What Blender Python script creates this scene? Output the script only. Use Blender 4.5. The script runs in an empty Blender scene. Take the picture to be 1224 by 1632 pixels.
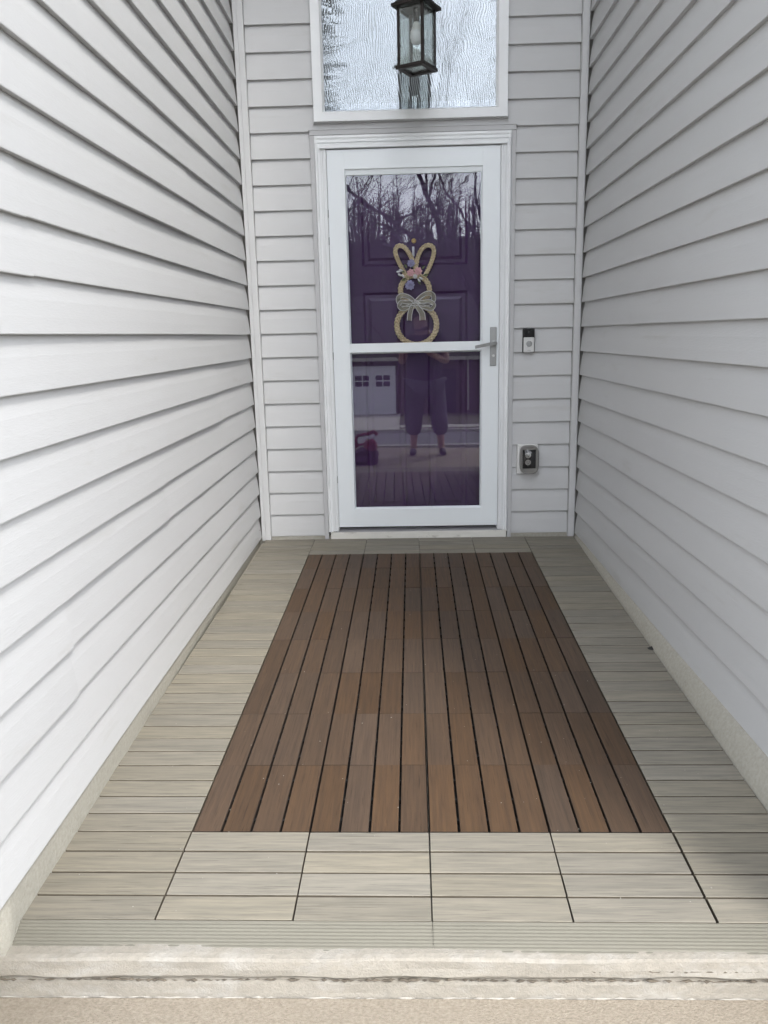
import bpy, bmesh, math, random
from mathutils import Vector, Matrix, Euler
random.seed(7)
sc = bpy.context.scene
COL = sc.collection
R_ = math.radians

# ------------------------------------------------------------------ camera
cam = bpy.data.cameras.new('camera'); camo = bpy.data.objects.new('camera', cam); COL.objects.link(camo)
cam.sensor_fit = 'VERTICAL'; cam.sensor_height = 36.0; cam.lens = 36.0 * 1257.95 / 1632.0
cam.clip_start = 0.02; cam.clip_end = 2000
def cam_matrix(pitch, roll, yaw, loc):
    Rz = Matrix.Rotation(yaw, 3, 'Z'); Rx = Matrix.Rotation(pitch, 3, 'X'); Ry = Matrix.Rotation(roll, 3, 'Y')
    R = Rz @ Rx @ Ry
    M = Matrix((R.col[0], R.col[2], -R.col[1])).transposed().to_4x4()
    M.translation = loc
    return M
camo.matrix_world = cam_matrix(-0.21967, 0.02237, 0.02977, Vector((0.01735, -4.49767, 1.15479)))
sc.camera = camo

# ------------------------------------------------------------------ light
SUN_TRAVEL = Vector((-0.56, 1.0, -1.10)).normalized()
SUN_EL = math.asin(-SUN_TRAVEL.z); SUN_ROT = math.atan2(-SUN_TRAVEL.x, -SUN_TRAVEL.y)
world = bpy.data.worlds.new('World'); sc.world = world; world.use_nodes = True
nt = world.node_tree; bg = nt.nodes['Background']
sky = nt.nodes.new('ShaderNodeTexSky'); sky.sky_type = 'NISHITA'; sky.sun_disc = False
sky.sun_elevation = SUN_EL; sky.sun_rotation = SUN_ROT
sky.air_density = 1.0; sky.dust_density = 1.0; sky.ozone_density = 1.0
hs = nt.nodes.new('ShaderNodeHueSaturation'); hs.inputs['Saturation'].default_value = 0.27
nt.links.new(sky.outputs[0], hs.inputs['Color']); nt.links.new(hs.outputs[0], bg.inputs['Color'])
bg.inputs['Strength'].default_value = 0.15
sl = bpy.data.lights.new('sun', 'SUN'); sl.energy = 0.5; sl.angle = R_(10); sl.color = (1.0, 0.965, 0.91)
so = bpy.data.objects.new('sun', sl); COL.objects.link(so)
so.rotation_euler = SUN_TRAVEL.to_track_quat('-Z', 'Y').to_euler(); so.location = (3, -8, 10)
sc.view_settings.view_transform = 'Standard'; sc.view_settings.look = 'None'
sc.view_settings.gamma = 1.0; sc.view_settings.use_curve_mapping = False
sc.view_settings.exposure = 2.53

# ------------------------------------------------------------------ materials
def mat(name, col, rough=0.6, var=0.06, nscale=(8, 8, 8), bump=0.0, bscale=(60, 60, 60), metal=0.0, spec=0.5,
        col2=None, per_obj=0.0, detail=6.0, dist=0.002, dirt=None, hue=None):
    m = bpy.data.materials.new(name); m.use_nodes = True
    n = m.node_tree.nodes; l = m.node_tree.links
    b = n['Principled BSDF']; b.inputs['Roughness'].default_value = rough
    b.inputs['Metallic'].default_value = metal; b.inputs['Specular IOR Level'].default_value = spec
    tc = n.new('ShaderNodeTexCoord'); oi = n.new('ShaderNodeObjectInfo')
    off = n.new('ShaderNodeVectorMath'); off.operation = 'MULTIPLY_ADD'
    cmb = n.new('ShaderNodeCombineXYZ')
    for i in range(3): l.new(oi.outputs['Random'], cmb.inputs[i])
    off.inputs[1].default_value = (37.0, 53.0, 71.0) if per_obj else (0, 0, 0)
    l.new(cmb.outputs[0], off.inputs[0]); l.new(tc.outputs['Object'], off.inputs[2])
    def noise(scale, det, ro=0.6):
        v = n.new('ShaderNodeVectorMath'); v.operation = 'MULTIPLY'; v.inputs[1].default_value = scale
        l.new(off.outputs[0], v.inputs[0])
        t = n.new('ShaderNodeTexNoise'); t.inputs['Scale'].default_value = 1.0; t.inputs['Detail'].default_value = det
        t.inputs['Roughness'].default_value = ro
        l.new(v.outputs[0], t.inputs['Vector']); return t
    t = noise(nscale, detail)
    rmp = n.new('ShaderNodeValToRGB'); rmp.color_ramp.elements[0].position = 0.32; rmp.color_ramp.elements[1].position = 0.68
    c = col; d = col2 if col2 else tuple(x * (1 - 2 * var) for x in col)
    rmp.color_ramp.elements[0].color = (*d, 1); rmp.color_ramp.elements[1].color = (*c, 1)
    l.new(t.outputs['Fac'], rmp.inputs[0]); out = rmp.outputs[0]
    if dirt:
        dc, ds, lo, hi = dirt
        t3 = noise(ds, 8, 0.65)
        mr = n.new('ShaderNodeMapRange'); mr.inputs[1].default_value = lo; mr.inputs[2].default_value = hi
        l.new(t3.outputs['Fac'], mr.inputs[0])
        mx = n.new('ShaderNodeMix'); mx.data_type = 'RGBA'
        l.new(mr.outputs[0], mx.inputs[0]); l.new(out, mx.inputs[6]); mx.inputs[7].default_value = (*dc, 1)
        out = mx.outputs[2]
    if per_obj:
        mr = n.new('ShaderNodeMapRange'); mr.inputs[3].default_value = 1 - per_obj; mr.inputs[4].default_value = 1 + per_obj
        l.new(oi.outputs['Random'], mr.inputs[0])
        hv = n.new('ShaderNodeHueSaturation'); l.new(out, hv.inputs['Color']); l.new(mr.outputs[0], hv.inputs['Value'])
        if hue:
            sn = n.new('ShaderNodeMath'); sn.operation = 'MULTIPLY'; sn.inputs[1].default_value = 7.31
            fr = n.new('ShaderNodeMath'); fr.operation = 'FRACT'
            l.new(oi.outputs['Random'], sn.inputs[0]); l.new(sn.outputs[0], fr.inputs[0])
            mh = n.new('ShaderNodeMapRange'); mh.inputs[3].default_value = 1 - hue; mh.inputs[4].default_value = 1 + hue
            l.new(fr.outputs[0], mh.inputs[0]); l.new(mh.outputs[0], hv.inputs['Saturation'])
        out = hv.outputs[0]
    l.new(out, b.inputs['Base Color'])
    if bump:
        t2 = noise(bscale, 5)
        bm = n.new('ShaderNodeBump'); bm.inputs['Strength'].default_value = bump; bm.inputs['Distance'].default_value = dist
        l.new(t2.outputs['Fac'], bm.inputs['Height']); l.new(bm.outputs[0], b.inputs['Normal'])
    return m

SID = (0.550, 0.552, 0.552)
def siding_mat(name, ax):
    big = (0.7, 0.7, 2.5)
    g = (7, 120, 420) if ax == 'x' else (120, 7, 420)
    g = (34, 34, 240)
    return mat(name, SID, 0.42, 0.015, big, 0.5, g, spec=0.35, per_obj=0.015, dist=0.0012,
               dirt=((0.43, 0.42, 0.39), (1.5, 1.5, 9.0), 0.60, 0.9))
M = {}
M['siding'] = siding_mat('siding_vinyl', 'x')
M['post'] = mat('siding_trim', (0.568, 0.57, 0.570), 0.42, 0.015, spec=0.35, bump=0.08, bscale=(40, 40, 5), dist=0.001)
M['jtrim'] = mat('grey_channel', (0.50, 0.50, 0.505), 0.45, 0.02, spec=0.3)
M['white'] = mat('white_trim_paint', (0.82, 0.835, 0.84), 0.38, 0.015, (5, 5, 5), 0.05, (30, 30, 30), spec=0.4, dist=0.001)
M['door_white'] = mat('white_door_enamel', (0.80, 0.84, 0.86), 0.3, 0.01, (3, 3, 3), 0.04, (12, 12, 12), spec=0.45, dist=0.001)
M['sill'] = mat('weathered_sill', (0.70, 0.69, 0.64), 0.55, 0.05, (10, 40, 60), 0.15, (20, 20, 120), dirt=((0.30, 0.28, 0.24), (14, 14, 30), 0.58, 0.8))
M['dark'] = mat('dark_gap', (0.02, 0.02, 0.02), 0.8, 0.2)
M['black_plastic'] = mat('black_plastic', (0.018, 0.018, 0.018), 0.7, 0.2)
M['concrete'] = mat('concrete', (0.325, 0.298, 0.252), 0.9, 0.0, (70, 110, 110), 0.6, (220, 220, 220), spec=0.2,
                    col2=(0.275, 0.255, 0.218), dist=0.004, dirt=((0.38, 0.365, 0.335), (9, 9, 16), 0.50, 0.78))
M['walk'] = mat('walkway_concrete', (0.425, 0.37, 0.296), 0.92, 0.0, (130, 190, 190), 1.0, (330, 330, 330), spec=0.15,
                col2=(0.29, 0.25, 0.197), dist=0.006, dirt=((0.48, 0.45, 0.40), (2, 5, 5), 0.55, 0.8))
M['mortar'] = mat('pale_mortar', (0.40, 0.375, 0.33), 0.95, 0.15, (60, 60, 60))
M['crack'] = mat('dirty_crack', (0.15, 0.125, 0.095), 0.95, 0.3, (60, 90, 90))
M['curb'] = mat('parged_foundation', (0.42, 0.40, 0.345), 0.92, 0.0, (90, 90, 90), 0.6, (140, 140, 140), spec=0.15,
                col2=(0.35, 0.335, 0.285), dist=0.004, dirt=((0.22, 0.20, 0.15), (5, 5, 12), 0.6, 0.85))
M['beige'] = mat('beige_composite', (0.266, 0.242, 0.194), 0.72, 0.0, (6.0, 95, 95), 0.35, (14, 300, 300), spec=0.25,
                 col2=(0.192, 0.178, 0.147), per_obj=0.07, hue=0.12, dist=0.0008, dirt=((0.135, 0.126, 0.104), (8, 280, 280), 0.54, 0.70))
M['brown'] = mat('brown_composite', (0.097, 0.0605, 0.0365), 0.62, 0.0, (4.5, 110, 110), 0.4, (14, 320, 320), spec=0.35,
                 col2=(0.064, 0.042, 0.028), per_obj=0.10, hue=0.14, dist=0.0008, dirt=((0.040, 0.026, 0.018), (9, 300, 300), 0.55, 0.70))
M['beige_side'] = mat('shaded_beige_edge', (0.115, 0.095, 0.068), 0.85, 0.15, (20, 60, 60))  # slat sides: shade of the gaps painted in as a darker beige
M['brown_side'] = mat('shaded_brown_edge', (0.030, 0.020, 0.014), 0.85, 0.15, (20, 60, 60))  # same for brown slats, gap shade put into the side colour
M['edging'] = mat('ribbed_edging', (0.190, 0.180, 0.147), 0.7, 0.06, (3, 60, 60), 0.15, (6, 200, 200), spec=0.25, dist=0.0006)
M['tile_base'] = mat('tile_base_plastic', (0.012, 0.012, 0.012), 0.8, 0.2)
M['purple'] = mat('purple_paint', (0.044, 0.010, 0.058), 0.4, 0.04, (4, 4, 4), 0.1, (8, 90, 12), spec=0.4, dist=0.0015)
M['nickel'] = mat('brushed_nickel', (0.34, 0.345, 0.34), 0.42, 0.06, (60, 60, 4), metal=0.85)
M['silver'] = mat('satin_silver', (0.62, 0.62, 0.61), 0.4, 0.03, metal=0.35)
M['bell_black'] = mat('gloss_black', (0.006, 0.006, 0.007), 0.12, 0.1)
M['bronze'] = mat('oil_bronze', (0.020, 0.014, 0.012), 0.45, 0.25, (25, 25, 25), 0.15, (200, 200, 200), metal=0.3)
M['bulb'] = mat('frosted_bulb', (0.78, 0.78, 0.80), 0.35, 0.02)
M['outlet_white'] = mat('outlet_white', (0.72, 0.72, 0.70), 0.4, 0.02)
M['slot'] = mat('slot_dark', (0.02, 0.02, 0.02), 0.6, 0.1)
M['gasket'] = mat('outlet_gasket', (0.022, 0.022, 0.026), 0.6, 0.15)
M['straw'] = mat('braided_straw', (0.80, 0.67, 0.40), 0.8, 0.0, (160, 160, 160), 0.5, (300, 300, 300), col2=(0.55, 0.43, 0.23), dist=0.002)
M['ribbon'] = mat('organza_ribbon', (0.44, 0.41, 0.27), 0.5, 0.1, (120, 120, 120))
M['ribbon_edge'] = mat('ribbon_edge', (0.72, 0.70, 0.6), 0.5, 0.1)
M['pink'] = mat('pink_petal', (0.85, 0.50, 0.46), 0.7, 0.1, (200, 200, 200))
M['lilac'] = mat('lilac_petal', (0.40, 0.38, 0.52), 0.7, 0.15, (200, 200, 200))
M['bud'] = mat('white_bud', (0.85, 0.83, 0.75), 0.6, 0.05)
M['leaf'] = mat('silk_leaf', (0.20, 0.25, 0.10), 0.6, 0.1, (100, 100, 100))
M['bark'] = mat('tree_bark', (0.06, 0.045, 0.036), 0.9, 0.15, (20, 20, 4))
M['grass'] = mat('lawn_grass', (0.075, 0.07, 0.035), 0.95, 0.0, (3, 3, 3), 0.5, (30, 30, 30), col2=(0.055, 0.05, 0.03), dist=0.03)
M['road'] = mat('asphalt', (0.13, 0.13, 0.135), 0.9, 0.08, (6, 6, 6), 0.3, (80, 80, 80))
M['pave'] = mat('pavement_concrete', (0.42, 0.40, 0.36), 0.9, 0.06, (5, 5, 5))
M['brick'] = mat('dark_brick', (0.085, 0.055, 0.05), 0.9, 0.12, (20, 20, 60))
M['shingle'] = mat('roof_shingle', (0.045, 0.04, 0.04), 0.9, 0.15, (9, 9, 9))
M['garage_white'] = mat('garage_door_white', (0.62, 0.62, 0.64), 0.5, 0.03)
M['pane_dark'] = mat('dark_pane', (0.015, 0.015, 0.02), 0.15, 0.1)
M['soffit'] = mat('soffit_white', (0.75, 0.75, 0.75), 0.6, 0.03)
M['inner_wall'] = mat('interior_wall', (0.30, 0.29, 0.27), 0.8, 0.03)
M['skin'] = mat('skin', (0.52, 0.32, 0.25), 0.55, 0.04)
M['tee'] = mat('dark_tee', (0.025, 0.025, 0.035), 0.9, 0.2, (40, 40, 40), 0.3, (25, 25, 25), dist=0.01)
M['trousers'] = mat('grey_trousers', (0.12, 0.12, 0.15), 0.9, 0.15, (30, 30, 30), 0.4, (14, 14, 8), dist=0.012)
M['shoe'] = mat('dark_shoe', (0.03, 0.03, 0.04), 0.7, 0.2)
M['hair'] = mat('brown_hair', (0.07, 0.045, 0.03), 0.6, 0.3, (60, 60, 20))
M['phone'] = mat('phone_body', (0.02, 0.02, 0.025), 0.25, 0.1)
M['red'] = mat('red_plastic', (0.30, 0.02, 0.035), 0.4, 0.1, (10, 10, 10))
M['dark_red'] = mat('dark_ribbed_fabric', (0.05, 0.02, 0.03), 0.7, 0.2, (20, 20, 20))
M['evergreen'] = mat('evergreen_foliage', (0.035, 0.05, 0.025), 0.9, 0.0, (6, 6, 6), col2=(0.02, 0.03, 0.016))

def gauze(m, amount):
    n = m.node_tree.nodes; l = m.node_tree.links
    tr = n.new('ShaderNodeBsdfTransparent'); mx = n.new('ShaderNodeMixShader'); mx.inputs[0].default_value = amount
    l.new(n['Principled BSDF'].outputs[0], mx.inputs[1]); l.new(tr.outputs[0], mx.inputs[2]); l.new(mx.outputs[0], n['Material Output'].inputs[0])
gauze(M['ribbon'], 0.38)
def glass_mat(name, refl, tint, bump=0.0, scale=(3, 3, 3), film=0.0, rough=0.0, dist=0.01, mode='pane', tint_t=None):
    """thin pane: transparent + mirror reflection with gentle distortion (+ optional etched film)"""
    m = bpy.data.materials.new(name); m.use_nodes = True
    n = m.node_tree.nodes; l = m.node_tree.links
    n.remove(n['Principled BSDF']); out = n['Material Output']
    tr = n.new('ShaderNodeBsdfTransparent'); tr.inputs[0].default_value = (*(tint_t or tint), 1)
    gl = n.new('ShaderNodeBsdfGlossy'); gl.inputs['Roughness'].default_value = rough; gl.inputs['Color'].default_value = (*tint, 1)
    lw = n.new('ShaderNodeLayerWeight'); lw.inputs['Blend'].default_value = 0.25
    mp = n.new('ShaderNodeMapRange'); mp.inputs[3].default_value = refl; mp.inputs[4].default_value = min(1, refl + 0.5)
    l.new(lw.outputs['Fresnel'], mp.inputs[0])
    mx = n.new('ShaderNodeMixShader'); l.new(mp.outputs[0], mx.inputs[0]); l.new(tr.outputs[0], mx.inputs[1]); l.new(gl.outputs[0], mx.inputs[2])
    tc = n.new('ShaderNodeTexCoord')
    last = mx
    if bump:
        v = n.new('ShaderNodeVectorMath'); v.operation = 'MULTIPLY'; v.inputs[1].default_value = scale
        l.new(tc.outputs['Object'], v.inputs[0])
        t = n.new('ShaderNodeTexNoise'); t.inputs['Scale'].default_value = 1; t.inputs['Detail'].default_value = 1.5
        l.new(v.outputs[0], t.inputs['Vector'])
        bm = n.new('ShaderNodeBump'); bm.inputs['Strength'].default_value = bump; bm.inputs['Distance'].default_value = dist
        l.new(t.outputs['Fac'], bm.inputs['Height']); l.new(bm.outputs[0], gl.inputs['Normal'])
    if film:
        # etched privacy film: fine wavering vertical lines bent around palm-like fronds
        v = n.new('ShaderNodeVectorMath'); v.operation = 'MULTIPLY'; v.inputs[1].default_value = (8, 8, 6)
        l.new(tc.outputs['Object'], v.inputs[0])
        t = n.new('ShaderNodeTexNoise'); t.inputs['Scale'].default_value = 1; t.inputs['Detail'].default_value = 1.2
        l.new(v.outputs[0], t.inputs['Vector'])
        sep = n.new('ShaderNodeSeparateXYZ'); l.new(tc.outputs['Object'], sep.inputs[0])
        # more waver in the upper part
        zf = n.new('ShaderNodeMapRange'); zf.inputs[1].default_value = 0.10; zf.inputs[2].default_value = 0.32
        zf.inputs[3].default_value = 0.006; zf.inputs[4].default_value = 0.085
        l.new(sep.outputs['Z'], zf.inputs[0])
        w = n.new('ShaderNodeMath'); w.operation = 'MULTIPLY'; l.new(t.outputs['Fac'], w.inputs[0]); l.new(zf.outputs[0], w.inputs[1])
        a = n.new('ShaderNodeMath'); a.operation = 'ADD'; l.new(sep.outputs['X'], a.inputs[0]); l.new(w.outputs[0], a.inputs[1])
        s = n.new('ShaderNodeMath'); s.operation = 'MULTIPLY'; s.inputs[1].default_value = 2 * math.pi / 0.0115; l.new(a.outputs[0], s.inputs[0])
        si = n.new('ShaderNodeMath'); si.operation = 'SINE'; l.new(s.outputs[0], si.inputs[0])
        th = n.new('ShaderNodeMapRange'); th.inputs[1].default_value = 0.05; th.inputs[2].default_value = 0.85; l.new(si.outputs[0], th.inputs[0])
        th.inputs[4].default_value = film
        df = n.new('ShaderNodeBsdfDiffuse'); df.inputs[0].default_value = (0.72, 0.78, 0.80, 1)
        ms = n.new('ShaderNodeMixShader'); l.new(th.outputs[0], ms.inputs[0]); l.new(mx.outputs[0], ms.inputs[1]); l.new(df.outputs[0], ms.inputs[2])
        b2 = n.new('ShaderNodeBump'); b2.inputs['Strength'].default_value = 0.015; b2.inputs['Distance'].default_value = 0.0006
        l.new(si.outputs[0], b2.inputs['Height'])
        if bump: l.new(bm.outputs[0], b2.inputs['Normal'])
        l.new(b2.outputs[0], gl.inputs['Normal'])
        last = ms
    l.new(last.outputs[0], out.inputs[0])
    return m
M['glass_upper'] = glass_mat('storm_glass_wavy', 0.025, (0.95, 0.96, 1.0), 0.05, (3.0, 3.0, 7.0), dist=0.010)
M['glass_lower'] = glass_mat('storm_glass', 0.042, (0.95, 0.96, 1.0), 0.05, (3.0, 3.0, 2.0), dist=0.004)
M['glass_transom'] = glass_mat('transom_film_glass', 0.085, (0.90, 0.96, 1.0), 0.04, (5, 5, 2), film=0.40, dist=0.006, tint_t=(0.7, 0.72, 0.75))
M['glass_lantern'] = glass_mat('lantern_water_glass', 0.06, (0.95, 0.98, 0.97), 0.5, (60, 60, 16), dist=0.006, tint_t=(0.93, 0.95, 0.945))
M['glass_cover'] = glass_mat('smoky_plastic', 0.035, (0.9, 0.9, 0.9), 0.25, (20, 20, 20), dist=0.008, tint_t=(0.60, 0.59, 0.58), rough=0.06)

# ------------------------------------------------------------------ helpers
class MB:
    def __init__(s): s.v = []; s.f = []
    def add(s, vs, fs):
        o = len(s.v); s.v += [tuple(v) for v in vs]; s.f += [tuple(i + o for i in f) for f in fs]; return s
    def box(s, x0, x1, y0, y1, z0, z1, bev=0.0):
        if bev <= 0:
            vs = [(x, y, z) for x in (x0, x1) for y in (y0, y1) for z in (z0, z1)]
            return s.add(vs, [(0, 1, 3, 2), (4, 6, 7, 5), (0, 4, 5, 1), (2, 3, 7, 6), (0, 2, 6, 4), (1, 5, 7, 3)])
        bm = bmesh.new(); bmesh.ops.create_cube(bm, size=1.0)
        for v in bm.verts: v.co = Vector(((x0 + x1) / 2 + v.co.x * (x1 - x0), (y0 + y1) / 2 + v.co.y * (y1 - y0), (z0 + z1) / 2 + v.co.z * (z1 - z0)))
        bmesh.ops.bevel(bm, geom=bm.edges[:], offset=bev, segments=2, affect='EDGES', profile=0.5)
        bm.verts.index_update()
        s.add([v.co[:] for v in bm.verts], [tuple(v.index for v in f.verts) for f in bm.faces]); bm.free(); return s
    def tube(s, pts, rad, n=6, closed=False, cap=True):
        pts = [Vector(p) for p in pts]; N = len(pts)
        rads = rad if isinstance(rad, (list, tuple)) else [rad] * N
        o = len(s.v); up = Vector((0.137, 0.31, 0.94)); prev = None
        for i, p in enumerate(pts):
            a = pts[(i - 1) % N] if (closed or i > 0) else p
            b = pts[(i + 1) % N] if (closed or i < N - 1) else p
            t = (b - a); t = t.normalized() if t.length > 1e-9 else Vector((0, 0, 1))
            if prev is None:
                u = t.cross(up); u = u.normalized() if u.length > 1e-4 else t.cross(Vector((1, 0, 0))).normalized()
            else:
                u = prev - t * prev.dot(t); u = u.normalized() if u.length > 1e-6 else t.orthogonal().normalized()
            prev = u; w = t.cross(u)
            for k in range(n):
                c, q = math.cos(2 * math.pi * k / n), math.sin(2 * math.pi * k / n)
                s.v.append(tuple(p + (u * c + w * q) * rads[i]))
        for i in range(N if closed else N - 1):
            j = (i + 1) % N
            for k in range(n):
                k2 = (k + 1) % n
                s.f.append((o + i * n + k, o + i * n + k2, o + j * n + k2, o + j * n + k))
        if cap and not closed:
            s.f.append(tuple(o + k for k in reversed(range(n)))); s.f.append(tuple(o + (N - 1) * n + k for k in range(n)))
        return s
    def lathe(s, prof, n=20, ctr=(0, 0, 0), axis='z'):
        o = len(s.v); cx, cy, cz = ctr
        for r, h in prof:
            for k in range(n):
                c, q = math.cos(2 * math.pi * k / n) * r, math.sin(2 * math.pi * k / n) * r
                s.v.append((cx + c, cy + q, cz + h) if axis == 'z' else (cx + c, cy + h, cz + q))
        for i in range(len(prof) - 1):
            for k in range(n):
                k2 = (k + 1) % n; s.f.append((o + i * n + k, o + i * n + k2, o + (i + 1) * n + k2, o + (i + 1) * n + k))
        s.f.append(tuple(o + k for k in reversed(range(n)))); s.f.append(tuple(o + (len(prof) - 1) * n + k for k in range(n)))
        return s
    def prism(s, prof, a, b, cap=True):
        """profile: list of 3-vectors at offset a; extruded by vector b-a"""
        a = Vector(a); b = Vector(b); n = len(prof); o = len(s.v)
        for base in (a, b):
            for p in prof: s.v.append(tuple(base + Vector(p)))
        for k in range(n):
            k2 = (k + 1) % n; s.f.append((o + k, o + k2, o + n + k2, o + n + k))
        if cap: s.f.append(tuple(o + k for k in reversed(range(n)))); s.f.append(tuple(o + n + k for k in range(n)))
        return s
    def mesh(s, name, m=None, smooth=False, fix=True):
        me = bpy.data.meshes.new(name); me.from_pydata(s.v, [], s.f)
        if fix:
            bm = bmesh.new(); bm.from_mesh(me); bmesh.ops.recalc_face_normals(bm, faces=bm.faces[:]); bm.to_mesh(me); bm.free()
        if m: me.materials.append(m)
        if smooth: me.polygons.foreach_set('use_smooth', [True] * len(me.polygons))
        me.update(); return me
    def build(s, name, m, parent=None, smooth=False, loc=None):
        if loc is not None: s.v = [(x - loc[0], y - loc[1], z - loc[2]) for x, y, z in s.v]
        o = bpy.data.objects.new(name, s.mesh(name, m, smooth)); COL.objects.link(o)
        if parent: o.parent = parent
        elif loc is not None: o.location = loc
        return o

def link(name, me, parent=None, loc=(0, 0, 0), rot=(0, 0, 0)):
    o = bpy.data.objects.new(name, me); COL.objects.link(o); o.parent = parent; o.location = loc; o.rotation_euler = rot; return o
def tag(o, label=None, cat=None, group=None, kind=None):
    if label: o['label'] = label
    if cat: o['category'] = cat
    if group: o['group'] = group
    if kind: o['kind'] = kind
    return o
def thing(name, label, cat, loc=(0, 0, 0), rot=(0, 0, 0), group=None, kind=None):
    o = bpy.data.objects.new(name, None); COL.objects.link(o); o.empty_display_size = 0.1
    o.location = loc; o.rotation_euler = rot; return tag(o, label, cat, group, kind)
class L(MB):
    """MB whose coordinates are given in world space and stored relative to a thing's base"""
    def __init__(s, root): super().__init__(); s.root = root
    def build(s, name, m, parent=None, smooth=False):
        l = s.root.location; s.v = [(x - l[0], y - l[1], z - l[2]) for x, y, z in s.v]
        o = bpy.data.objects.new(name, s.mesh(name, m, smooth)); COL.objects.link(o); o.parent = parent or s.root; return o

# ------------------------------------------------------------------ key dimensions (metres)
WL, WR = -0.836, 0.987          # inner faces of the side walls (siding lips)
E, Z22 = 0.12951, 0.0133        # siding exposure, bottom edge of lowest course
TOP = 6.20                      # height of porch ceiling
FRONT = -3.33                   # front end of the porch walls
def cz(i): return Z22 + (22 - i) * E

# ------------------------------------------------------------------ ground, road
def gz(y):
    pts = [(-400, 13.5), (-84, 11.0), (-50, -2.9), (-36, -2.75), (-27, -2.3), (-23, -2.17), (-15, -1.62), (-9, -0.85), (-5.9, -0.36), (-5.45, -0.30), (40, -0.30)]
    for (a, za), (b, zb) in zip(pts, pts[1:]):
        if a <= y <= b: return za + (zb - za) * (y - a) / (b - a)
    return -0.3
def sheet(x0, x1, ys, dz, nx=1):
    b = MB(); W = nx + 1
    for y in ys:
        for i in range(W): b.v.append((x0 + (x1 - x0) * i / nx, y, gz(y) + dz))
    for j in range(len(ys) - 1):
        for i in range(nx): b.f.append((j * W + i, j * W + i + 1, (j + 1) * W + i + 1, (j + 1) * W + i))
    return b
ys = [-400, -200, -84, -72, -60, -50, -36, -27, -23, -15, -12, -9, -7, -5.9, -5.45, 0, 40, 300]
tag(sheet(-400, 400, ys, 0, 40).build('ground', M['grass']), kind='structure')
tag(sheet(-200, 200, [-23, -15], 0.004, 20).build('road', M['road']), kind='structure')
for y0, y1 in ((-15.0, -14.8), (-23.2, -23.0)):
    b = MB(); z = gz((y0 + y1) / 2); b.box(-200, 200, y0, y1, z - 0.2, z + 0.12); tag(b.build('kerb', M['pave']), kind='structure')
b = sheet(-200, 200, [-26.4, -25.2], 0.006, 20); tag(b.build('pavement', M['pave']), kind='structure')
b = MB(); b.add([(-7.2, -36, -2.74), (-0.2, -36, -2.74), (-0.2, -23.2, gz(-23.2) + .012), (-7.2, -23.2, gz(-23.2) + .012), (-7.2, -26.4, gz(-26.4) + .012), (-0.2, -26.4, gz(-26.4) + .012)], [(0, 1, 5, 4), (4, 5, 2, 3)])
tag(b.build('driveway', M['pave']), kind='structure')

# walkway slab and the step the tiles end on
b = MB()
NX, NY = 60, 14
xs = [-2.6 + 5.4 * i / NX for i in range(NX + 1)]
yv = [-5.45 + (5.45 - 3.093) * j / NY for j in range(NY + 1)]
rw = random.Random(3)
for j, y in enumerate(yv):
    for x in xs:
        t = (y + 5.45) / (5.45 - 3.093)
        b.v.append((x, y + (0.12 * math.sin(x * 1.3) if j == 0 else 0), -0.235 + 0.020 * t - 0.002 * x + rw.uniform(-.0008, .0008)))
n0 = len(b.v)
for x in xs: b.v.append((x, -5.45 + 0.12 * math.sin(x * 1.3), -0.45))
W = NX + 1
for j in range(NY):
    for i in range(NX): b.f.append((j * W + i, j * W + i + 1, (j + 1) * W + i + 1, (j + 1) * W + i))
for i in range(NX): b.f.append((n0 + i, n0 + i + 1, i + 1, i))
tag(b.build('walkway', M['walk']), kind='structure')

def step_body():
    # rounded, slightly ragged slab edge: profile in (y,z) swept along x with small irregularities
    b = MB(); r = random.Random(11)
    prof = [(0.02, -0.26), (-3.0895, -0.26), (-3.0895, -0.226), (-3.0890, -0.205), (-3.0885, -0.182), (-3.0870, -0.1745), (-3.078, -0.1715), (-3.078, -0.1685), (-3.0900, -0.1650), (-3.0965, -0.156), (-3.0955, -0.140), (-3.0945, -0.122), (-3.0905, -0.1165), (-3.08, -0.1145), (-2.5, -0.100), (0.02, -0.028)]
    NX = 190; n = len(prof)
    ph = [r.uniform(0, 6.28) for _ in range(40)]
    for i in range(NX + 1):
        x = -1.30 + 2.75 * i / NX
        for k, (y, z) in enumerate(prof):
            a = 0.0013 if 3 <= k <= 13 else 0
            wob = a * (math.sin(x * 9 + ph[k]) + 0.7 * math.sin(x * 23 + ph[k + 16]) + r.uniform(-.5, .5))
            wz = (0.0012 * (math.sin(x * 11 + 1.0) + r.uniform(-.6, .6)) - 0.0022 * x) if 3 <= k <= 13 else 0
            b.v.append((x, y + wob, z + wz + (0.0015 * math.sin(x * 31 + 2) if k in (8, 9) else 0)))
    for i in range(NX):
        for k in range(n):
            k2 = (k + 1) % n; b.f.append((i * n + k, i * n + k2, (i + 1) * n + k2, (i + 1) * n + k))
    b.f.append(tuple(range(n))); b.f.append(tuple(NX * n + k for k in range(n)))
    return b
st = step_body().build('porch_step', M['concrete'], smooth=False)
tag(st, kind='structure')
rs = random.Random(29)
def ragged(name, x0, x1, y, z, r, n, m, jz):
    b = MB(); pts = []; rr = []
    for i in range(n + 1):
        x = x0 + (x1 - x0) * i / n
        pts.append((x, y + rs.uniform(-.0006, .0006), z - .0022 * x + jz * (math.sin(x * 17) * .5 + rs.uniform(-1, 1)))); rr.append(r * max(.05, rs.uniform(-.5, 1.5)))
    b.tube(pts, rr, 5); return b.build(name, m, st)
ragged('mortar_bead', -1.28, 1.40, -3.0905, -.2155, .0022, 200, M['mortar'], .0012)
ragged('crack_lip', -1.28, 1.40, -3.0945, -.1668, .0025, 380, M['crack'], .0016)
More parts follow.
